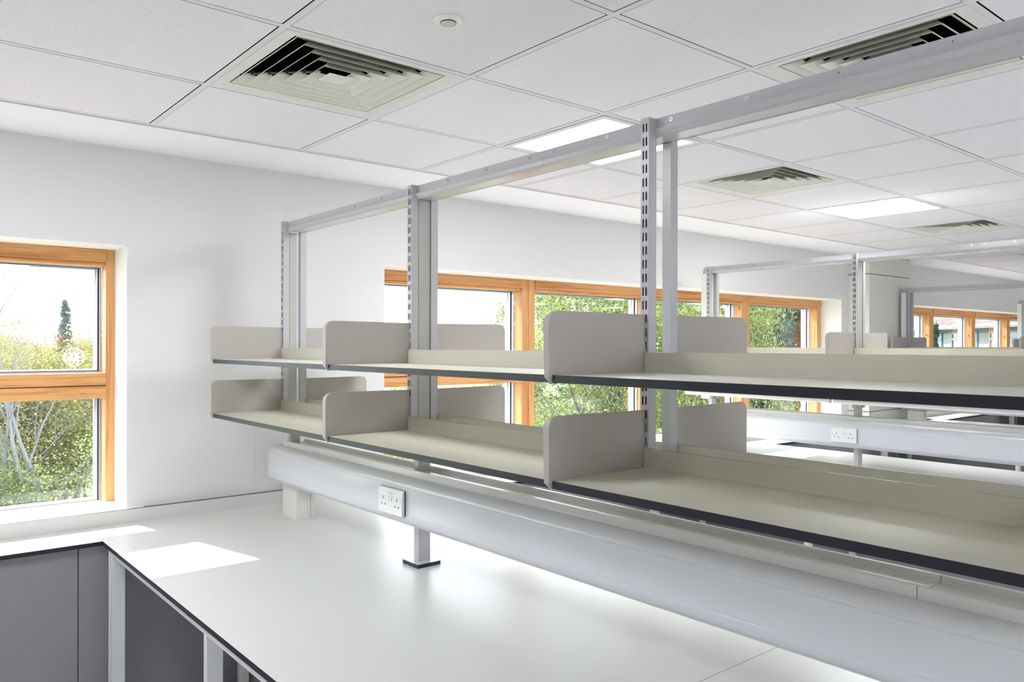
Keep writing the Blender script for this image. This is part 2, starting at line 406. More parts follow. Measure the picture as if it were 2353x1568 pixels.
for q, (ia, ib) in enumerate(c3_[:4]):
    kb = MB(); kb.cyl((ib, 3.845, Z(.115)), (-1, 0, 0), .008, .012, 12); kb.cyl((ib-.012, 3.845, Z(.115)), (-1, 0, 0), .011, .008, 12, r2=.004)
    o = kb.build('knob', 'brass', w3, smooth=True); o['label'] = 'small brass knob on the pine jamb'
# white lattice decal on the upper pane of the left window
dm = MB(); cxm, czm, R_, lw = .7375, Z(-.062), .0425, .0016
def seg(p, q, w_=lw):
    (ax, az), (bx, bz) = p, q; L = math.hypot(bx-ax, bz-az); ux_, uz_ = (bx-ax)/L, (bz-az)/L; nx, nz = -uz_*w_, ux_*w_
    y = 3.912 - .00003*(len(dm.f) % 20)
    P = [(ax+nx, az+nz), (bx+nx, bz+nz), (bx-nx, bz-nz), (ax-nx, az-nz)]
    dm.poly([(p_[0], y, p_[1]) for p_ in P])
def dp(r, deg): return (cxm+r*math.cos(math.radians(deg)), czm+r*math.sin(math.radians(deg)))
V8 = [dp(R_, 22.5+45*k) for k in range(8)]
for k in range(8): seg(V8[k], V8[(k+1) % 8], lw*1.25)
for k in range(8): seg(V8[k], V8[(k+3) % 8], lw*.95)
IN = [dp(R_*.40, 22.5+45*k) for k in range(8)]
for k in range(8): seg(IN[k], IN[(k+3) % 8], lw*.8)
ring = [dp(R_*.185, 22.5*k) for k in range(16)]
for k in range(16): seg(ring[k], ring[(k+1) % 16], lw*1.2)
dec = dm.build('window_decal', 'decal', fix=False)
tag(dec, 'white octagonal lattice sticker on the upper pane of the left window', 'sticker')

# ------------------------------------------------------------------ ceiling fittings
def diffuser(i, j, label):
    x0, x1, y0, y1 = cell(i, j); cx, cy = (x0+x1)/2+.0078, (y0+y1)/2+.0078
    root = empty('ceiling_diffuser', (cx, cy, HC)); tag(root, label, 'air vent', 'square louvred air diffusers in the ceiling')
    def ring(mb, r0, z0, r1, z1, mi=0):
        A = [(cx-r0, cy-r0, z0), (cx+r0, cy-r0, z0), (cx+r0, cy+r0, z0), (cx-r0, cy+r0, z0)]
        B = [(cx-r1, cy-r1, z1), (cx+r1, cy-r1, z1), (cx+r1, cy+r1, z1), (cx-r1, cy+r1, z1)]
        for q in range(4): mb.poly([A[q], A[(q+1) % 4], B[(q+1) % 4], B[q]], mi)
    f = MB(); ring(f, .2885, HC-.002, .268, HC-.002, 1); ring(f, .2885, HC-.002, .2885, HC+.01, 1)
    ring(f, .268, HC-.002, .247, HC+.004); ring(f, .247, HC+.004, .244, HC+.034)
    f.build('flange', ['louvre', 'tee'], root, fix=False)
    for q in range(6):
        r = .2415-.0400*q; b = MB(); zb_ = HC+.004
        ring(b, r, zb_, r-.003, zb_+.0008); ring(b, r-.003, zb_+.0008, r-.033, zb_+.026); ring(b, r, zb_, r-.030, zb_+.027)
        if q == 5:
            rr = r; b = MB(); A = [(cx-rr, cy-rr, zb_), (cx+rr, cy-rr, zb_), (cx+rr, cy+rr, zb_), (cx-rr, cy+rr, zb_)]
            for z_ in range(4): b.poly([A[z_], A[(z_+1) % 4], (cx, cy, zb_+.016)])
        b.build('louvre', 'louvre', root, fix=False)
    p = MB(); ring(p, .2445, HC+.033, .2445, HC+.20); p.poly([(cx-.2445, cy-.2445, HC+.2), (cx+.2445, cy-.2445, HC+.2), (cx+.2445, cy+.2445, HC+.2), (cx-.2445, cy+.2445, HC+.2)])
    p.build('plenum', 'dark', root, fix=False)
    s_ = MB()
    for sx, sy in ((1, 1), (1, -1), (-1, 1), (-1, -1)):
        pts = [(cx+sx*.035, cy+sy*.035, HC+.030), (cx+sx*.215, cy+sy*.215, HC+.030)]
        s_.tube(pts, [.004, .004], 4)
        for q in range(5):
            r = .232-.040*q; s_.box(cx+sx*r-.006, cx+sx*r+.006, cy+sy*r-.006, cy+sy*r+.006, HC+.024, HC+.036)
    s_.build('support_arm', 'galv', root, fix=False)
diffuser(1, 1, 'square air diffuser nearest the left window, beside the round ceiling sensor')
diffuser(3, 3, 'square air diffuser cut across by the top rail of the nearest bench, upper right')
diffuser(5, 1, 'square air diffuser between the two lit ceiling panels')
diffuser(9, 1, 'small distant square air diffuser beyond the farther lit ceiling panel, above the second rail')
def panel(i, j, label, grp='square LED ceiling panels'):
    x0, x1, y0, y1 = cell(i, j); x0 += .0195; y0 += .0195
    root = empty('ceiling_light', ((x0+x1)/2, (y0+y1)/2, HC)); tag(root, label, 'ceiling light', grp)
    f = MB(); a = .003; b = .030
    for (p, q, r, s_) in ((x0+a, x1-a, y0+a, y0+b), (x0+a, x1-a, y1-b, y1-a), (x0+a, x0+b, y0+b, y1-b), (x1-b, x1-a, y0+b, y1-b)): f.box(p, q, r, s_, HC-.003, HC+.012)
    f.build('rim', 'tee', root)
    g = MB(); g.box(x0+b, x1-b, y0+b, y1-b, HC+.003, HC+.009); g.build('light_panel', 'lamp', root)
panel(3, 1, 'lit square ceiling panel crossed by the top rail of the nearest bench')
panel(7, 1, 'lit square ceiling panel farther off, fully in view between two air diffusers')
panel(-1, 1, 'lit square ceiling panel left of the picture edge, out of the frame', 'ceiling panels out of the frame')
for (i, j) in fill_lights: panel(i, j, 'added fill-light ceiling panel at the back of the room, out of the frame', 'ceiling panels out of the frame')
x0, x1, y0, y1 = cell(13, 1)
mb = MB(); mb.box(x0+.02, x1-.01, y0+.02, y1-.01, HC, HC+.01); tag(mb.build('trim_6', 'tile'), kind='structure')
sx_, sy_ = 1.154, 1.642
ds = empty('ceiling_sensor', (sx_, sy_, HC)); tag(ds, 'small round white presence sensor flush in a ceiling tile', 'sensor')
b = MB(); b.cyl((sx_, sy_, HC), (0, 0, -1), .040, .004, 40); b.cyl((sx_, sy_, HC-.004), (0, 0, -1), .040, .004, 40, r2=.034); b.build('sensor_ring', 'white_plastic', ds)
b = MB(); b.cyl((sx_, sy_, HC-.0085), (0, 0, -1), .0205, .0015, 28, mi=1); b.cyl((sx_, sy_, HC-.010), (0, 0, -1), .019, .004, 28, r2=.010); b.build('lens', ['lens', 'edge'], ds)

# ------------------------------------------------------------------ benches
ZW = Z(-.757); WT = .016
PITCH = 3.087; CX = 1.496
YP = [3.3149-1.0394*k for k in range(4)]
ORD = ['nearest', 'second', 'third', 'fourth']
ISL = []
for n in range(4):
    c = CX + PITCH*n
    ISL.append(dict(c=c, x0=c-.774, x1=c+.774, yend=(.05 if n == 0 else .95), posts=(4 if n == 0 else 3), bays=(3 if n == 0 else 2)))
YL = 3.306                                    # front of the ledge under the windows
def slab(name, x0, x1, y0, y1, z1=ZW, t=WT, mat='worktop', parent=None):
    b = MB(); b.box(x0, x1, y0, y1, z1-t, z1, 0, sides=1, top=0, bot=0); return b.build(name, [mat, 'edge'], parent)
YJ = 1.086
def worktop(x0, x1, y0, y1, label): tag(slab('worktop', x0, x1, y0, y1), label, 'worktop')
worktop(ISL[0]['x0'], ISL[0]['x1'], YJ+.0006, 3.58, 'large pale worktop of the nearest bench with a sun patch near the window')
worktop(ISL[0]['x0'], ISL[0]['x1'], .05, YJ-.0006, 'pale worktop of the nearest bench beyond the fine joint at bottom right')
for n in (1, 2, 3): worktop(ISL[n]['x0'], ISL[n]['x1'], ISL[n]['yend'], 3.58 if n != 2 else 3.40, 'pale worktop of the %s bench from the left window' % ORD[n])
led = ['narrow pale worktop ledge under the left window, at the left edge', 'pale worktop ledge under the pine windows between the nearest and second benches', 'pale worktop ledge beside the boxed column, between the second and third benches', 'pale worktop ledge between the third and fourth benches']
spans = [(-2.2, ISL[0]['x0']), (ISL[0]['x1'], ISL[1]['x0']), (ISL[1]['x1'], ISL[2]['x0']), (ISL[2]['x1'], ISL[3]['x0'])]
for (a, b), l in zip(spans, led): worktop(a+.0004, b-.0004, YL, 3.58 if l != led[2] else 3.58, l)
def upstand(x0, x1, y, label):
    b = MB(); b.box(x0, x1, y-.006, y+.019, ZW, Z(-.700), 0, top=1)
    tag(b.build('upstand', ['worktop', 'edge']), label, 'upstand')
upstand(-2.2, cx0-.016, 3.580, 'low pale upstand along the back of the worktops from the left window to the column')
upstand(cx0-.016, cx1+.016, cy0-.018, 'low pale upstand wrapping the front of the boxed column')
upstand(cx1+.016, 13.5, 3.580, 'low pale upstand behind the worktops beyond the column')
sb = MB()
for a, b in openings: sb.box(a-.04, b+.06 if b < 1 else b-.0, 3.585, 3.806, Z(-.7045), Z(-.6985))
tag(sb.build('trim_7', 'reveal'), kind='structure')

# grey panels beneath the ledges
def gpanel(x0, x1, y, z0, z1, label, grp=None, t=.018):
    b = MB(); b.box(x0+.0015, x1-.0015, y, y+t, z0, z1); tag(b.build('cladding_board', 'cabinet', bevel=.001), label, 'cladding board', grp)
zt_ = ZW-WT-.002
gpanel(-1.36, -.36, 3.328, .06, zt_, 'grey laminate panel under the ledge left of the picture edge')
gpanel(-.36, .643, 3.328, .06, zt_, 'wide dark grey panel under the left window ledge')
gpanel(.643, 1.262, 3.328, .06, zt_, 'dark grey panel right of the seam, running on behind the first bench leg')
for n in range(3):
    a, b = ISL[n]['c']+.26, ISL[n+1]['c']-.24
    m_ = (a+b)/2
    gpanel(a, m_, 3.328, .06, zt_, 'dark grey panel under the ledge just right of the %s bench spine' % ORD[n])
    gpanel(m_, b, 3.328, .06, zt_, 'dark grey panel under the ledge just left of the %s bench spine' % ORD[n+1])
# under-bench metalwork
WB = {}
for n in range(4):
    I = ISL[n]; c = I['c']; root = empty('workbench', (c, 2.2, 0)); tag(root, 'pale grey slim-legged metal understructure beneath the worktop of the %s bench' % ORD[n], 'workbench'); WB[n] = root
    legs = [3.189, 2.164, 1.125] + ([.10] if n == 0 else [])
    for s_ in (-1, 1):
        xo = c+s_*.7675; xi = c+s_*.7225
        a, b = min(xo, xi), max(xo, xi)
        for k, y in enumerate(legs):
            l = MB(); l.box(a, b, y, y+.025, 0, zt_)
            if k == 0: l.box(a-.004 if s_ < 0 else b-.004, a+.004 if s_ < 0 else b+.004, y+.026, y+.040, 0, zt_)
            l.build('leg', 'frame', root, bevel=.002)
            xr = c+s_*.27; l = MB(); l.box(xr-.02, xr+.02, y, y+.025, 0, zt_); l.build('rear_leg', 'frame', root, bevel=.002)
            l = MB(); l.box(min(xr, xi), max(xr, xi), y+.003, y+.022, .225, .255); l.build('cross_rail', 'frame', root, bevel=.002)
            l = MB(); l.box(min(xr, xi), max(xr, xi), y+.003, y+.022, zt_-.032, zt_); l.build('cross_rail', 'frame', root, bevel=.002)
        for p, q in zip(legs[:-1], legs[1:]):
            l = MB(); l.box(a+(0 if s_ < 0 else .016), b-(.016 if s_ < 0 else 0), q+.0255, p-.0005, zt_-.019, zt_); l.build('top_rail', 'frame', root, bevel=.002)

# spine back panels under each bench
for n in range(4):
    c = ISL[n]['c']; ye = ISL[n]['yend']+.1
    for k, (p, q) in enumerate(((3.326, 2.25), (2.25, 1.21), (1.21, ye))):
        if p-q < .2: continue
        b = MB(); b.box(c-.234, c-.216, q+.001, p-.001, .10, zt_)
        b.build('back_panel', 'cabinet', WB[n], bevel=.001)

# ------------------------------------------------------------------ spine frames: slotted uprights, top rail, pedestal legs
ZPB, ZPT = Z(-.376), Z(.5395)
def slotted_face(mb, x, y0, y1, mi=0):
    """a channel face at x, between y0 and y1, with two columns of rounded slots really cut through"""
    W = y1-y0; sw = W*.20; g = W*.17
    cols = [(y0+W/2-g/2-sw, y0+W/2-g/2), (y0+W/2+g/2, y0+W/2+g/2+sw)]
    mb.poly([(x, y0, ZPB), (x, cols[0][0], ZPB), (x, cols[0][0], ZPT), (x, y0, ZPT)], mi)
    mb.poly([(x, cols[0][1], ZPB), (x, cols[1][0], ZPB), (x, cols[1][0], ZPT), (x, cols[0][1], ZPT)], mi)
    mb.poly([(x, cols[1][1], ZPB), (x, y1, ZPB), (x, y1, ZPT), (x, cols[1][1], ZPT)], mi)
    top = Z(.5265); p = .0325; h = .0215
    slots = []
    k = 0
    while top-p*k-h > ZPB+.01: slots.append((top-p*k-h, top-p*k)); k += 1
    for (a, b) in cols:
        r = (b-a)/2; m_ = (a+b)/2
        arc = [(-math.cos(t)*r, math.sin(t)*r) for t in [math.pi*q/4 for q in range(5)]]
        prev_top = ZPT; first = True
        for (s0, s1) in slots + [None and 0] if False else slots:
            # web between previous slot bottom (prev_top) and this slot top
            up_ = [(x, b, ZPT), (x, a, ZPT)] if first else [(x, m_-q[0], prev_top+r-q[1]) for q in arc]
            dn = [(x, m_+q[0], s1-r+q[1]) for q in arc]
            mb.poly(up_ + dn, mi); prev_top = s0; first = False
        mb.poly([(x, m_-q[0], prev_top+r-q[1]) for q in arc] + [(x, a, ZPB), (x, b, ZPB)], mi)
def build_frame(n):
    I = ISL[n]; c = I['c']
    root = empty('shelving_rack', (c, YP[0], ZW))
    tag(root, 'pale metal shelving rack with slotted uprights and top rail on the %s bench' % ORD[n], 'shelving rack')
    for k in range(I['posts']):
        y = YP[k]; ya, yb = y-.010, y+.015
        u = MB()
        for s_ in (-1, 1):
            xo = c+s_*.054; xi = c+s_*.0265
            slotted_face(u, xo, ya, yb)
            u.poly([(xo, ya, ZPB), (xi, ya, ZPB), (xi, ya, ZPT), (xo, ya, ZPT)]); u.poly([(xo, yb, ZPB), (xi, yb, ZPB), (xi, yb, ZPT), (xo, yb, ZPT)])
            u.poly([(xo, ya, ZPT), (xi, ya, ZPT), (xi, yb, ZPT), (xo, yb, ZPT)])
            zi = Z(.4925)
            u.poly([(xi, ya, ZPB), (xi, yb, ZPB), (xi, yb, zi), (xi, ya, zi)])
            u.poly([(xi-s_*.0, ya, ZPB), (xo, ya, ZPB), (xo, yb, ZPB), (xi, yb, ZPB)])
            if k == 2 and n == 0:     # rear channel closes the view with its bright return
                pass
        u.build('upright', 'post', root, fix=False)
        if (n == 0 and k == 1) or (n > 0 and k == 1):
            d = MB(); d.box(c-.0225, c+.0225, ya+.003, yb-.002, ZPB, Z(.492)); d.build('duct_cover', 'duct', root)
        if n == 0 and k == 0:
            d = MB(); d.box(c-.024, c+.0095, ya+.003, yb-.002, ZPB, Z(.492)); d.build('duct_cover', 'duct', root)
        if k == 2: continue
        l = MB(); l.box(c-.0205, c+.0275, y-.007, y+.023, ZW+.012, ZPB+.03 if k == 3 else ZPB-.0002); pl = l.build('pedestal_leg', 'post', root, bevel=.0015)
        f = MB(); f.box(c-.047, c+.045, y-.043, y+.052, ZW, ZW+.013, 0, sides=1)
        if k > 0: f.build('foot_plate', ['post', 'edge'], pl)
    # end riser box near the window wall
    if n > 0:
        d = MB(); d.box(c-.054, c+.054, YP[0]+.016, YP[0]+.060, ZPB, Z(.492)); d.build('duct_cover', 'reveal', root)
    # top rail
    y_end = YP[I['posts']-1]+(.02 if n == 0 else -.3); y_st = YP[0]-.0105 if n == 0 else YP[0]+.062
    joints = [1.6215, None]
    yj = 1.6215
    P = [(-.0255, .5405), (.0255, .5405), (.0255, .5135), (.0385, .5115), (.0385, .5085), (.0335, .499), (.0300, .4945), (-.0300, .4945), (-.0335, .499), (-.0385, .5085), (-.0385, .5115), (-.0255, .5135)]
    segs = [(y_st, yj+.0004), (yj-.0004, y_end)]
    def clip(a, b):
        """lips stop beside each upright"""
        return a, b
    for (a, b) in segs:
        r = MB(); r.prism([(c+p[0], Z(p[1])) for p in [P[0], P[1], P[2], (.0262, .512), (.0262, .4945), (-.0262, .4945), (-.0262, .512), P[11]]], 'y', b, a)
        # flared lips run between the uprights only
        cuts = [a] + [v for k in range(I['posts']) for v in (YP[k]+.0155, YP[k]-.0105) if b < v < a] + [b]
        if not (n == 0) and a > YP[0]: pass
        seglist = []
        k0 = 0; cur = a
        marks = sorted([(YP[k]+.0155, YP[k]-.0105) for k in range(I['posts']) if b < YP[k]-.0105 and YP[k]+.0155 < a], reverse=True)
        for (u_, l_) in marks: seglist.append((cur, u_)); cur = l_
        seglist.append((cur, b))
        for (u_, l_) in seglist:
            if u_-l_ < .002: continue
            for s_ in (-1, 1):
                r.prism([(c+s_*q[0], Z(q[1])) for q in ((.0262, .5135), (.0385, .5115), (.0385, .5085), (.0335, .499), (.0345, .4965), (.0300, .4925), (.0262, .4945))], 'y', l_, u_)
        ro = r.build('top_rail', 'rail', root)
        ys = [.563, .770, .977, 1.183, 1.386, 1.590, 1.688, 1.888, 2.091, 2.304, 2.511, 2.712, 2.914, 3.117] + ([3.27] if n > 0 else [])
        if n > 0: ys = [y_ + .06 for y_ in ys if abs(y_-1.59) > .01 and abs(y_-1.688) > .01] + [1.590, 1.652]
        for y_ in ys:
            if b < y_ < a and not any(abs(y_-YP[k]) < .03 for k in range(4)):
                s_ = MB(); s_.cyl((c-.0255, y_, Z(.530)), (-1, 0, 0), .0052, .0012, 14); s_.cyl((c-.0267, y_, Z(.530)), (-1, 0, 0), .0034, .0012, 12, r2=.0022)
                s_.box(c-.0283, c-.0277, y_-.0018, y_+.0018, Z(.5297), Z(.5303), 1); s_.box(c-.0283, c-.0277, y_-.0003, y_+.0003, Z(.5282), Z(.5318), 1)
                s_.build('screw', ['steel', 'edge'], ro)
for n in range(4): build_frame(n)

# box under the wall end of each trunking
for n in range(4):
    c = ISL[n]['c']; b = MB()
    b.box(c-.050, c+.034, 3.177, 3.316, ZW, Z(-.614)); b.box(c-.0502, c-.032, 3.1755, 3.177, ZW, Z(-.615)); b.box(c+.016, c+.034, 3.1755, 3.177, ZW, Z(-.615))
    b.box(c+.0150, c+.0160, 3.1765, 3.177, ZW, Z(-.615), 1)
    tag(b.build('cable_box', ['box', 'bark'], bevel=.0008), 'cream box stub standing on the %s bench under the wall end of its trunking' % ORD[n], 'cable box')

# ------------------------------------------------------------------ dado trunking
def trunking(n):
    I = ISL[n]; c = I['c']; ya, yb = 3.352, I['yend']+.03
    root = empty('dado_trunking', (c, ya, Z(-.613))); tag(root, 'long glossy white cable trunking above the worktop of the %s bench' % ORD[n], 'trunking')
    half = [(.0555, -.449), (.068, -.4492), (.080, -.4515), (.090, -.4560), (.097, -.4630), (.1005, -.4720), (.1015, -.4755), (.1005, -.4765), (.1005, -.4775), (.1015, -.4785), (.1015, -.5650), (.1005, -.566), (.1005, -.567), (.1012, -.568), (.1010, -.5790), (.0975, -.5890), (.0900, -.5980), (.0790, -.6040), (.0770, -.6075), (.0555, -.6120)]
    prof = [(c-x_, Z(z_)) for x_, z_ in half] + [(c+x_, Z(z_)) for x_, z_ in reversed(half)]
    b = MB(); b.prism(prof, 'y', yb, ya-.003)
    o = b.build('cover', 'trunk', root, smooth=True)
    md = o.modifiers.new('split', 'EDGE_SPLIT'); md.split_angle = math.radians(32)
    e_ = MB(); sc2 = 1.03
    e_.prism([(c+(p[0]-c)*1.025, Z(-.53)+(p[1]-Z(-.53))*1.02) for p in prof], 'y', ya-.003, ya); e_.build('end_cap', 'reveal', root)
    yj = .6095
    for (p, q) in ((ya-.05, max(yj+.0008, yb)), (yj-.0008, yb)):
        if p-q < .02: continue
        t_ = MB()
        for s_ in (-1, 1):
            pr_ = [(c+s_*a, Z(z_)) for a, z_ in ((.0560, -.449), (.0560, -.4275), (.0550, -.4265), (.0460, -.4265), (.0450, -.4275), (.0450, -.4345), (.0405, -.4345), (.0405, -.4385), (.033, -.4385), (.033, -.449))]
            t_.prism(pr_, 'y', q, p)
        t_.box(c-.034, c+.034, q, p, Z(-.449), Z(-.4395))
        t_.build('top_channel', 'trunktop', root)
for n in range(4): trunking(n)

# ------------------------------------------------------------------ twin switched sockets (British pattern)
def socket(n, yc, zc, label):
    c = ISL[n]['c']; xf = c-.1015; zc = Z(zc)
    root = empty('double_socket', (xf, yc, zc)); tag(root, label, 'power socket', 'white double sockets on the trunking')
    W2, H2 = .0765, .0435
    b = MB(); b.box(xf-.004, xf, yc-W2+.002, yc+W2-.002, zc-H2+.003, zc+H2-.003); b.build('gasket', 'edge', root)
    b = MB()
    prof = [(xf-.004, zc-H2), (xf-.013, zc-H2), (xf-.0145, zc-H2+.002), (xf-.0145, zc+.019), (xf-.0135, zc+.021), (xf-.0120, zc+.034), (xf-.0095, zc+H2-.001), (xf-.007, zc+H2), (xf-.004, zc+H2)]
    b.prism(prof, 'y', yc-W2, yc+W2); b.build('face_plate', 'white_plastic', root, bevel=.0012)
    for s_ in (-1, 1):
        q = MB(); y_ = yc+s_*.0075
        q.prism([(xf-.012, zc+.031), (xf-.0145, zc+.031), (xf-.0150, zc+.022), (xf-.0205, zc+.0045), (xf-.012, zc+.004)], 'y', y_-.0052, y_+.0052)
        q.build('switch', 'white_plastic', root, bevel=.0008)
        h = MB(); y0 = yc+s_*.043; xh = xf-.0147
        def hole(y_, z_, wy, wz): h.box(xh, xf-.0142, y_-wy, y_+wy, z_-wz, z_+wz)
        hole(y0, zc+.0085, .0022, .0045); hole(y0-.011, zc-.0135, .0034, .0022); hole(y0+.011, zc-.0135, .0034, .0022)
        h.build('pin_holes', 'socket_hole', root)
        sc_ = MB(); sc_.cyl((xf-.0142, yc+s_*.0635, zc+.003), (-1, 0, 0), .0028, .0010, 12); sc_.build('screw', 'steel', root)
    mk = MB()
    for q in range(3): mk.box(xf-.0102, xf-.0096, yc+W2-.012-.006*q-.002, yc+W2-.012-.006*q+.002, zc+H2-.0044, zc+H2-.0028)
    mk.build('printed_mark', 'mark', root)
socket(0, 2.299, -.531, 'white double socket on the nearest trunking, left of centre')
socket(1, 2.311, -.534, 'white double socket on the second bench trunking, seen beneath the upper shelf')

# ------------------------------------------------------------------ shelves and brackets
TIER = {'upper': -.066, 'lower': -.2925}
ST = .0165
def shelf_mesh(c, s_, ya, yb, zt, root):
    xo = c+s_*.356; xi = c+s_*.0575; a, b = min(xo, xi), max(xo, xi)
    m_ = MB(); e0 = .0015
    if s_ < 0: m_.box(a+e0, b, yb, ya, zt-ST, zt, 0)
    else: m_.box(a, b-e0, yb, ya, zt-ST, zt, 0)
    m_.build('board', 'shelf', root)
    f = MB(); f.box(a, a+e0, yb, ya, zt-ST, zt) if s_ < 0 else f.box(b-e0, b, yb, ya, zt-ST, zt)
    f.box(a+e0 if s_ < 0 else a, b if s_ < 0 else b-e0, yb-.0003, yb, zt-ST, zt)
    f.build('front_edge', 'edge', root)
    l = MB(); l.box(b-.004 if s_ < 0 else a, b if s_ < 0 else a+.004, yb, ya, zt, zt+.0465, 0, top=1); l.build('back_lip', ['shelf', 'edge'], root)
    u = MB(); xs_ = a+.06 if s_ < 0 else b-.06
    for y_ in (ya-.06, yb+.06):
        u.box(xs_-.008, xs_+.008, y_-.006, y_+.006, zt-ST-.003, zt-ST); u.cyl((xs_, y_, zt-ST-.003), (0, 0, -1), .004, .003, 10)
    u.build('clip', 'white_plastic', root)
SIDE = {-1: 'window-lamp', 1: 'far'}
bayname = [['at the wall end', 'in the middle bay', 'cut by the picture edge'], ['at the wall end', 'second bay from the wall']]
protoS = {}; protoB = {}
for n in range(4):
    I = ISL[n]; c = I['c']
    for s_ in (-1, 1):
        side = 'left' if s_ < 0 else 'right'
        for tn, tz in TIER.items():
            zt = Z(tz)
            for k in range(I['bays']):
                if n == 3 and k > 0: continue
                key = (s_, tn)
                lab = 'pale black-edged %s shelf, %s side of %s bench, %s' % (tn, side, ORD[n], bayname[0 if n == 0 else 1][k])
                if key not in protoS:
                    root = empty('shelf', (c, YP[k]-.52, zt-ST)); shelf_mesh(c, s_, YP[k]+.0015-.004, YP[k+1]+.0035, zt, root); protoS[key] = root
                    r = root
                else:
                    p = protoS[key]; r = copy_tree(p, Vector((c, YP[k]-.52, zt-ST))-p.location)
                tag(r, lab, 'shelf', 'pale laminate shelves on the bench spines')
                if n == 1 and s_ < 0 and tn == 'lower':
                    q = MB(); q.box(c-.330, c-.296, YP[k+1]+.012, YP[k]-.012, zt-ST-.024, zt-ST); q.build('light_strip', 'white_plastic', r, bevel=.002)
            for k in range(I['posts']):
                if n == 3 and k > 1: continue
                key = (s_, tn)
                pl = ['at the wall-end upright', 'at the second upright', 'at the third upright', 'at the out-of-picture upright'][k]
                lab = 'grey %s bracket, %s side of %s bench, %s' % (tn, side, ORD[n], pl)
                if key not in protoB:
                    y = YP[k]
                    root = empty('shelf_bracket', (c, y, zt))
                    zb_, zt2 = zt-ST-.002, zt+.1385
                    R1 = .027; xo = .3635; out_ = [(.0555, zb_), (xo-.012, zb_)]
                    out_ += [(xo, zb_+.016)]
                    out_ += [(xo-R1+R1*math.cos(t), zt2-R1+R1*math.sin(t)) for t in [math.pi/2*q/8 for q in range(9)]]
                    out_ += [(.0555, zt2-.002)]
                    b = MB(); b.prism([(c+s_*p_[0], p_[1]) for p_ in out_], 'y', y-.0008, y+.0012); b.build('plate', 'bracket', root)
                    # folded front flange following the rounded corner
                    fl_ = [(xo-.010, zb_-.001), (xo, zb_+.014)] + [(xo-R1+R1*math.cos(t), zt2-R1+R1*math.sin(t)) for t in [math.pi/2*q/8 for q in range(7)]]
                    f = MB(); wd = [.002, .0125, .0165, .0160, .0145, .012, .009, .006, .003]
                    inn = [(p_[0]-.0015, p_[1]) for p_ in fl_]
                    for q in range(len(fl_)-1):
                        p0, p1 = fl_[q], fl_[q+1]; w0, w1_ = wd[q], wd[q+1]
                        f.poly([(c+s_*p0[0], y, p0[1]), (c+s_*p1[0], y, p1[1]), (c+s_*(p1[0]+.0025), y+w1_, p1[1]), (c+s_*(p0[0]+.0025), y+w0, p0[1])])
                    f.build('flange', 'bracket', root, solid=.0016, fix=False)
                    hk = MB()
                    for z_ in (zt+.09, zt+.05, zt+.01): hk.box(c+s_*.050 if s_ > 0 else c-.0560, c+.0560 if s_ > 0 else c-.050, y-.0008, y+.0012, z_, z_+.016)
                    hk.build('hook', 'bracket', root)
                    protoB[key] = root; r = root
                else:
                    p = protoB[key]; r = copy_tree(p, Vector((c, YP[k], zt))-p.location)
                tag(r, lab, 'bracket', 'rounded grey shelf brackets')

# ------------------------------------------------------------------ outdoors
GZ = Z(-5.0)
g = MB(); g.poly([(-60, 4.6, GZ), (120, 4.6, GZ), (120, 140, GZ), (-60, 140, GZ)])
tag(g.build('lawn', 'grass', fix=False), kind='structure')
def ray(px): a = (px-1176.5)/FPX; return Vector((sn+a*cs, cs-a*sn, 0))
def at(px, d): return ray(px)*d
pa = MB()
for (d0, d1) in ((14.5, 19.5), (33, 37.0)):
    for q in range(12):
        p0, p1 = -700+q*200, -500+q*200
        A, B, C_, D_ = at(p0, d0), at(p1, d0), at(p1, d1), at(p0, d1)
        pa.poly([(A.x, A.y, GZ+.02), (B.x, B.y, GZ+.02), (C_.x, C_.y, GZ+.02), (D_.x, D_.y, GZ+.02)])
tag(pa.build('paved_path', 'path', fix=False), kind='structure')

def leaves(mb, centres, n, spread, size, rg, flat=.8):
    for _ in range(n):
        c = centres[rg.randrange(len(centres))]
        s_ = spread*(rg.random()**.6)
        th, ph = rg.uniform(0, 6.283), math.acos(rg.uniform(-1, 1))
        p = Vector(c) + Vector((math.sin(ph)*math.cos(th), math.sin(ph)*math.sin(th), math.cos(ph)*flat))*s_
        a = Vector((rg.gauss(0, 1), rg.gauss(0, 1), rg.gauss(0, 1))).normalized(); b = a.orthogonal().normalized()
        b = (b*math.cos(th) + a.cross(b)*math.sin(th)); L = size*rg.uniform(.6, 1.25)
        mb.poly([p-a*L*.5, p+b*L*.32, p+a*L*.5, p-b*L*.32])
def grow(rg, base, height, r0, levels=3, lean=.10, spread=.55, first=.35, nb=7):
    """returns bark tubes and tip positions, base at z=0"""
    mb = MB(); tips = []
    def branch(p, d, L, r, lev):
        n = 6; pts = [p.copy()]; rad = [r]
        for q in range(n):
            d = (d + Vector((rg.gauss(0, .10), rg.gauss(0, .10), rg.gauss(0, .06)+.03))).normalized()
            p = p + d*(L/n); pts.append(p.copy()); rad.append(max(r*(1-(q+1)/n*.75), .004))
        mb.tube(pts, rad, 6 if lev == 0 else 4)
        if lev >= levels-1:
            tips.extend(pts[2:])
            return
        for q in range(nb if lev == 0 else 5):
            t = first+(1-first)*(q+rg.random()*.6)/(nb if lev == 0 else 5) if lev == 0 else .25+.7*rg.random()
            i = min(int(t*n), n-1); bp_ = pts[i].lerp(pts[i+1], t*n-i)
            az = rg.uniform(0, 6.283); dd = (d*(.75) + Vector((math.cos(az), math.sin(az), .15))*spread).normalized()
            branch(bp_, dd, L*rg.uniform(.42, .62)*(1-.25*t), rad[i]*.5, lev+1)
        tips.append(pts[-1])
    branch(Vector(base), Vector((rg.gauss(0, lean), rg.gauss(0, lean), 1)).normalized(), height*.85, r0, 0)
    return mb, tips
protoT = {}
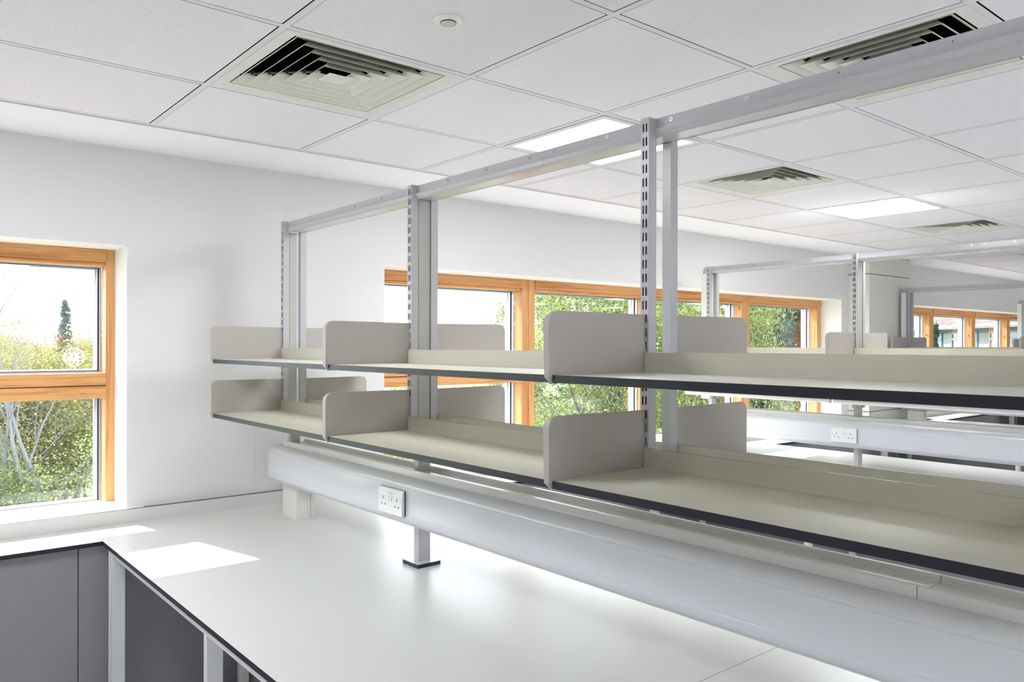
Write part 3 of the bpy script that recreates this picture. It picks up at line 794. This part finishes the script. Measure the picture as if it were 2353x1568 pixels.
def make_tree(kind, seed):
    rg = random.Random(seed)
    if kind == 'birch':
        bk, tips = grow(rg, (0, 0, 0), 8.2, .13, 4, .03, .62, .30, 8)
        # a second and third stem
        for q in range(2):
            b2, t2 = grow(rg, (.1*q, 0, 1.6), 6.2, .08, 4, .22, .5, .35, 6)
            k = len(bk.v); bk.v += b2.v; bk.f += [tuple(a+k for a in f) for f in b2.f]; bk.m += b2.m; tips += t2
        lf = MB(); leaves(lf, tips, 7000, .16, .042, rg); return bk, 'birch', lf, 'leaf_yellow'
    if kind == 'bush':
        bk = MB(); tips = []
        for q in range(5):
            b2, t2 = grow(rg, (rg.uniform(-.5, .5), rg.uniform(-.5, .5), 0), rg.uniform(3.6, 5.0), .05, 3, .25, .6, .2, 7)
            k = len(bk.v); bk.v += b2.v; bk.f += [tuple(a+k for a in f) for f in b2.f]; bk.m += b2.m; tips += t2
        lf = MB(); leaves(lf, tips, 30000, .45, .062, rg); return bk, 'birch', lf, 'leaf_yellow'
    if kind == 'tree':
        bk, tips = grow(rg, (0, 0, 0), 7.4, .13, 3, .05, .75, .22, 11)
        lf = MB(); leaves(lf, tips, 25000, .55, .075, rg); return bk, 'bark', lf, 'leaf_green'
    if kind == 'conifer':
        bk = MB(); bk.tube([(0, 0, 0), (0, 0, 5), (0, 0, 9.6)], [.16, .1, .01], 6); tips = []
        for q in range(170):
            z = .4+9.0*(q/170); R = (1-z/9.9)*1.9+.15; az = rg.uniform(0, 6.283)
            for t in (.3, .55, .8, 1.0): tips.append(Vector((math.cos(az)*R*t, math.sin(az)*R*t, z-.25*t*R+rg.uniform(-.05, .05))))
        lf = MB(); leaves(lf, tips, 30000, .26, .11, rg, .5); return bk, 'bark', lf, 'leaf_dark'
    if kind == 'shrub':
        bk = MB(); tips = []
        for q in range(6):
            b2, t2 = grow(rg, (rg.uniform(-.4, .4), rg.uniform(-.4, .4), 0), rg.uniform(1.8, 2.6), .03, 3, .3, .6, .2, 6)
            k = len(bk.v); bk.v += b2.v; bk.f += [tuple(a+k for a in f) for f in b2.f]; bk.m += b2.m; tips += t2
        lf = MB(); leaves(lf, tips, 16000, .32, .045, rg); return bk, 'bark', lf, 'leaf_green'
def plant(kind, name, px, d, top_y, label, cat='tree', wide=1.0, rot=0, leaf=None, grp=None, hbase={'birch': 8.0, 'bush': 5.4, 'tree': 8.4, 'conifer': 9.7, 'shrub': 3.0}):
    """stands on the lawn; scaled to the height the photograph shows"""
    key = (kind, leaf)
    if key not in protoT:
        bk, bm, lf, lm = make_tree(kind, hash(kind) % 97 if False else {'birch': 3, 'bush': 5, 'tree': 11, 'conifer': 4, 'shrub': 8}[kind])
        root = empty(name, (0, 0, 0)); bk.build('trunk', bm, root, smooth=True, fix=False); lf.build('foliage', leaf or lm, root, fix=False)
        protoT[key] = root; r = root
    else: r = copy_tree(protoT[key], (0, 0, 0)); r.name = name
    p = at(px, d); h = ((791-top_y)/FPX*d + 5.0)
    zz = sorted(v.co.z for v in r.children[0].data.vertices) if 'foliage' in r.children[0].name else sorted(v.co.z for v in r.children[1].data.vertices)
    s_ = h/zz[int(len(zz)*.995)]
    r.location = (p.x, p.y, GZ); r.scale = (s_*wide, s_*wide, s_); r.rotation_euler = (0, 0, rot)
    tag(r, label, cat, grp)
plant('birch', 'birch_tree', 88, 15.5, 575, 'tall thin birch with white stems and sparse leaves in the left window', rot=.3)
plant('bush', 'leafy_tree', 20, 19, 742, 'yellow-green bushy tree at the left edge of the left window', wide=1.25)
plant('bush', 'leafy_tree', 165, 20, 745, 'yellow-green bushy tree right of the birch in the left window', wide=1.2, rot=1.2)
plant('bush', 'leafy_tree', -110, 18, 730, 'yellow-green bushy tree just outside the left edge of the picture', wide=1.2, rot=2.2)
plant('bush', 'leafy_tree', 95, 24, 752, 'yellow-green bushy tree standing behind the birch', wide=1.4, rot=3.2)
plant('shrub', 'leafy_shrub', 20, 14.5, 1010, 'low green shrub at the foot of the birch, lower left pane', 'shrub', wide=1.2)
plant('shrub', 'leafy_shrub', 150, 21, 985, 'low green shrub on the far edge of the pale path, lower left pane', 'shrub', wide=1.3, rot=1)
plant('conifer', 'conifer', 150, 40, 695, 'slim conifer rising beyond the bushes in the left window', wide=.6, leaf='leaf_haze')
plant('bush', 'russet_tree', 214, 34, 775, 'russet-leaved tree far off at the right edge of the left window', wide=1.0, leaf='leaf_red')
plant('bush', 'leafy_tree', 240, 30, 760, 'distant pale green tree behind the russet one', wide=1.2, rot=4)
plant('bush', 'leafy_tree', 915, 17, 868, 'low yellow-green tree behind the transom of the long window, at its left end', wide=1.4, rot=.5)
plant('bush', 'leafy_tree', 1040, 16, 865, 'low yellow-green tree left of the second slotted upright, lower panes', wide=1.3, rot=1.5)
plant('tree', 'leafy_tree', 1205, 19, 655, 'fresh green tree where the sky ends in the long window', wide=.72, rot=.2)
plant('tree', 'leafy_tree', 1330, 14, 610, 'fresh green tree filling the second light of the long window', wide=.95, rot=1.3)
plant('tree', 'leafy_tree', 1440, 15.5, 590, 'fresh green tree behind the third slotted upright', wide=.95, rot=2.3)
plant('tree', 'leafy_tree', 1580, 13, 620, 'fresh green tree in the third light of the long window', wide=.9, rot=3.3)
plant('tree', 'leafy_tree', 1715, 12.5, 640, 'fresh green tree at the left of the last light of the long window', wide=.62, rot=4.1)
plant('conifer', 'conifer', 1395, 21, 560, 'dark conifer behind the green trees in the second light', wide=1.5, rot=1)
plant('conifer', 'conifer', 1530, 23, 600, 'dark conifer behind the third light of the long window', wide=1.5, rot=2)
plant('conifer', 'conifer', 1800, 16, 560, 'dark conifer filling the right of the last light of the long window', wide=1.35, rot=3)
plant('conifer', 'conifer', 1895, 19, 600, 'dark conifer at the right end of the long window', wide=1.35, rot=4)
plant('conifer', 'conifer', 1762, 19, 570, 'dark conifer just right of the fresh green tree in the last light', wide=1.5, rot=5)
plant('conifer', 'conifer', 1850, 13.5, 590, 'nearest dark conifer, behind the lower right panes of the long window', wide=1.2, rot=2.6)
plant('conifer', 'conifer', 2150, 20, 748, 'small dark conifer in front of the building with the tiled roof', wide=.35, rot=4)

for q, px in enumerate((-90, -10, 60, 130, 200, 270)):
    plant('bush', 'leafy_tree', px, 44+3*(q % 2), 762-8*(q % 3), 'distant hazy tree of the far line beyond the left window, number %s from the left' % ['one', 'two', 'three', 'four', 'five', 'six'][q], wide=1.9, rot=q*1.1)
# building beyond the right-hand windows
bl = at(2215, 24); u_ = Vector((.727, .687, 0)).normalized(); nrm = Vector((u_.y, -u_.x, 0))   # nrm faces away from the camera
if nrm.dot(-bl) > 0: nrm = -nrm
ez = (791-751)/FPX*24 + H
bo = empty('tiled_building', (bl.x, bl.y, GZ)); tag(bo, 'white building with a brown tiled roof and turquoise windows beyond the right-hand windows', 'building')
def bp_(s_, off, z): q = bl + u_*s_ + nrm*off; return (q.x, q.y, z)
def bbox(mb, s0, s1, o0, o1, z0, z1, mi=0):
    P = [bp_(s0, o0, z0), bp_(s1, o0, z0), bp_(s1, o1, z0), bp_(s0, o1, z0), bp_(s0, o0, z1), bp_(s1, o0, z1), bp_(s1, o1, z1), bp_(s0, o1, z1)]
    for f in ((0, 3, 2, 1), (4, 5, 6, 7), (0, 1, 5, 4), (1, 2, 6, 5), (2, 3, 7, 6), (3, 0, 4, 7)): mb.poly([P[i] for i in f], mi)
b = MB(); bbox(b, -14, 6, 0, 8, GZ, ez-.05); b.build('wall', 'render', bo)
b = MB(); bbox(b, -14, 6, -.01, 0, ez-.17, ez-.03); b.build('cladding_band', 'band', bo)
b = MB(); bbox(b, -14.4, 6.4, -.5, -.42, ez-.02, ez+.045); bbox(b, -14.4, 6.4, -.42, 0, ez-.02, ez); b.build('fascia', 'roof_trim', bo)
rf = MB(); rf.poly([bp_(-14.4, -.5, ez+.045), bp_(6.4, -.5, ez+.045), bp_(6.4, 5, ez+3.6), bp_(-14.4, 5, ez+3.6)])
ro = rf.build('roof', 'roof', bo, fix=False)
uvl = ro.data.uv_layers.new(name='uv')
for li, q in enumerate(((0, 0), (20.8, 0), (20.8, 6.5), (0, 6.5))): uvl.data[li].uv = q
for q in range(7):
    s0 = -13.2+q*2.45
    wn = MB(); z1 = ez-.15; z0 = ez-1.25
    bbox(wn, s0, s0+1.75, -.05, -.01, z0, z0+.06); bbox(wn, s0, s0+1.75, -.05, -.01, z1-.05, z1)
    for s1 in (s0, s0+.85, s0+1.69): bbox(wn, s1, s1+.06, -.05, -.01, z0, z1)
    bbox(wn, s0, s0+1.75, -.055, -.01, z1-.24, z1-.17)
    wo = wn.build('window', 'teal', bo)
    gl = MB(); bbox(gl, s0+.03, s0+1.72, -.02, -.012, z0+.03, z1-.03); gl.build('pane', 'dim_glass', wo)
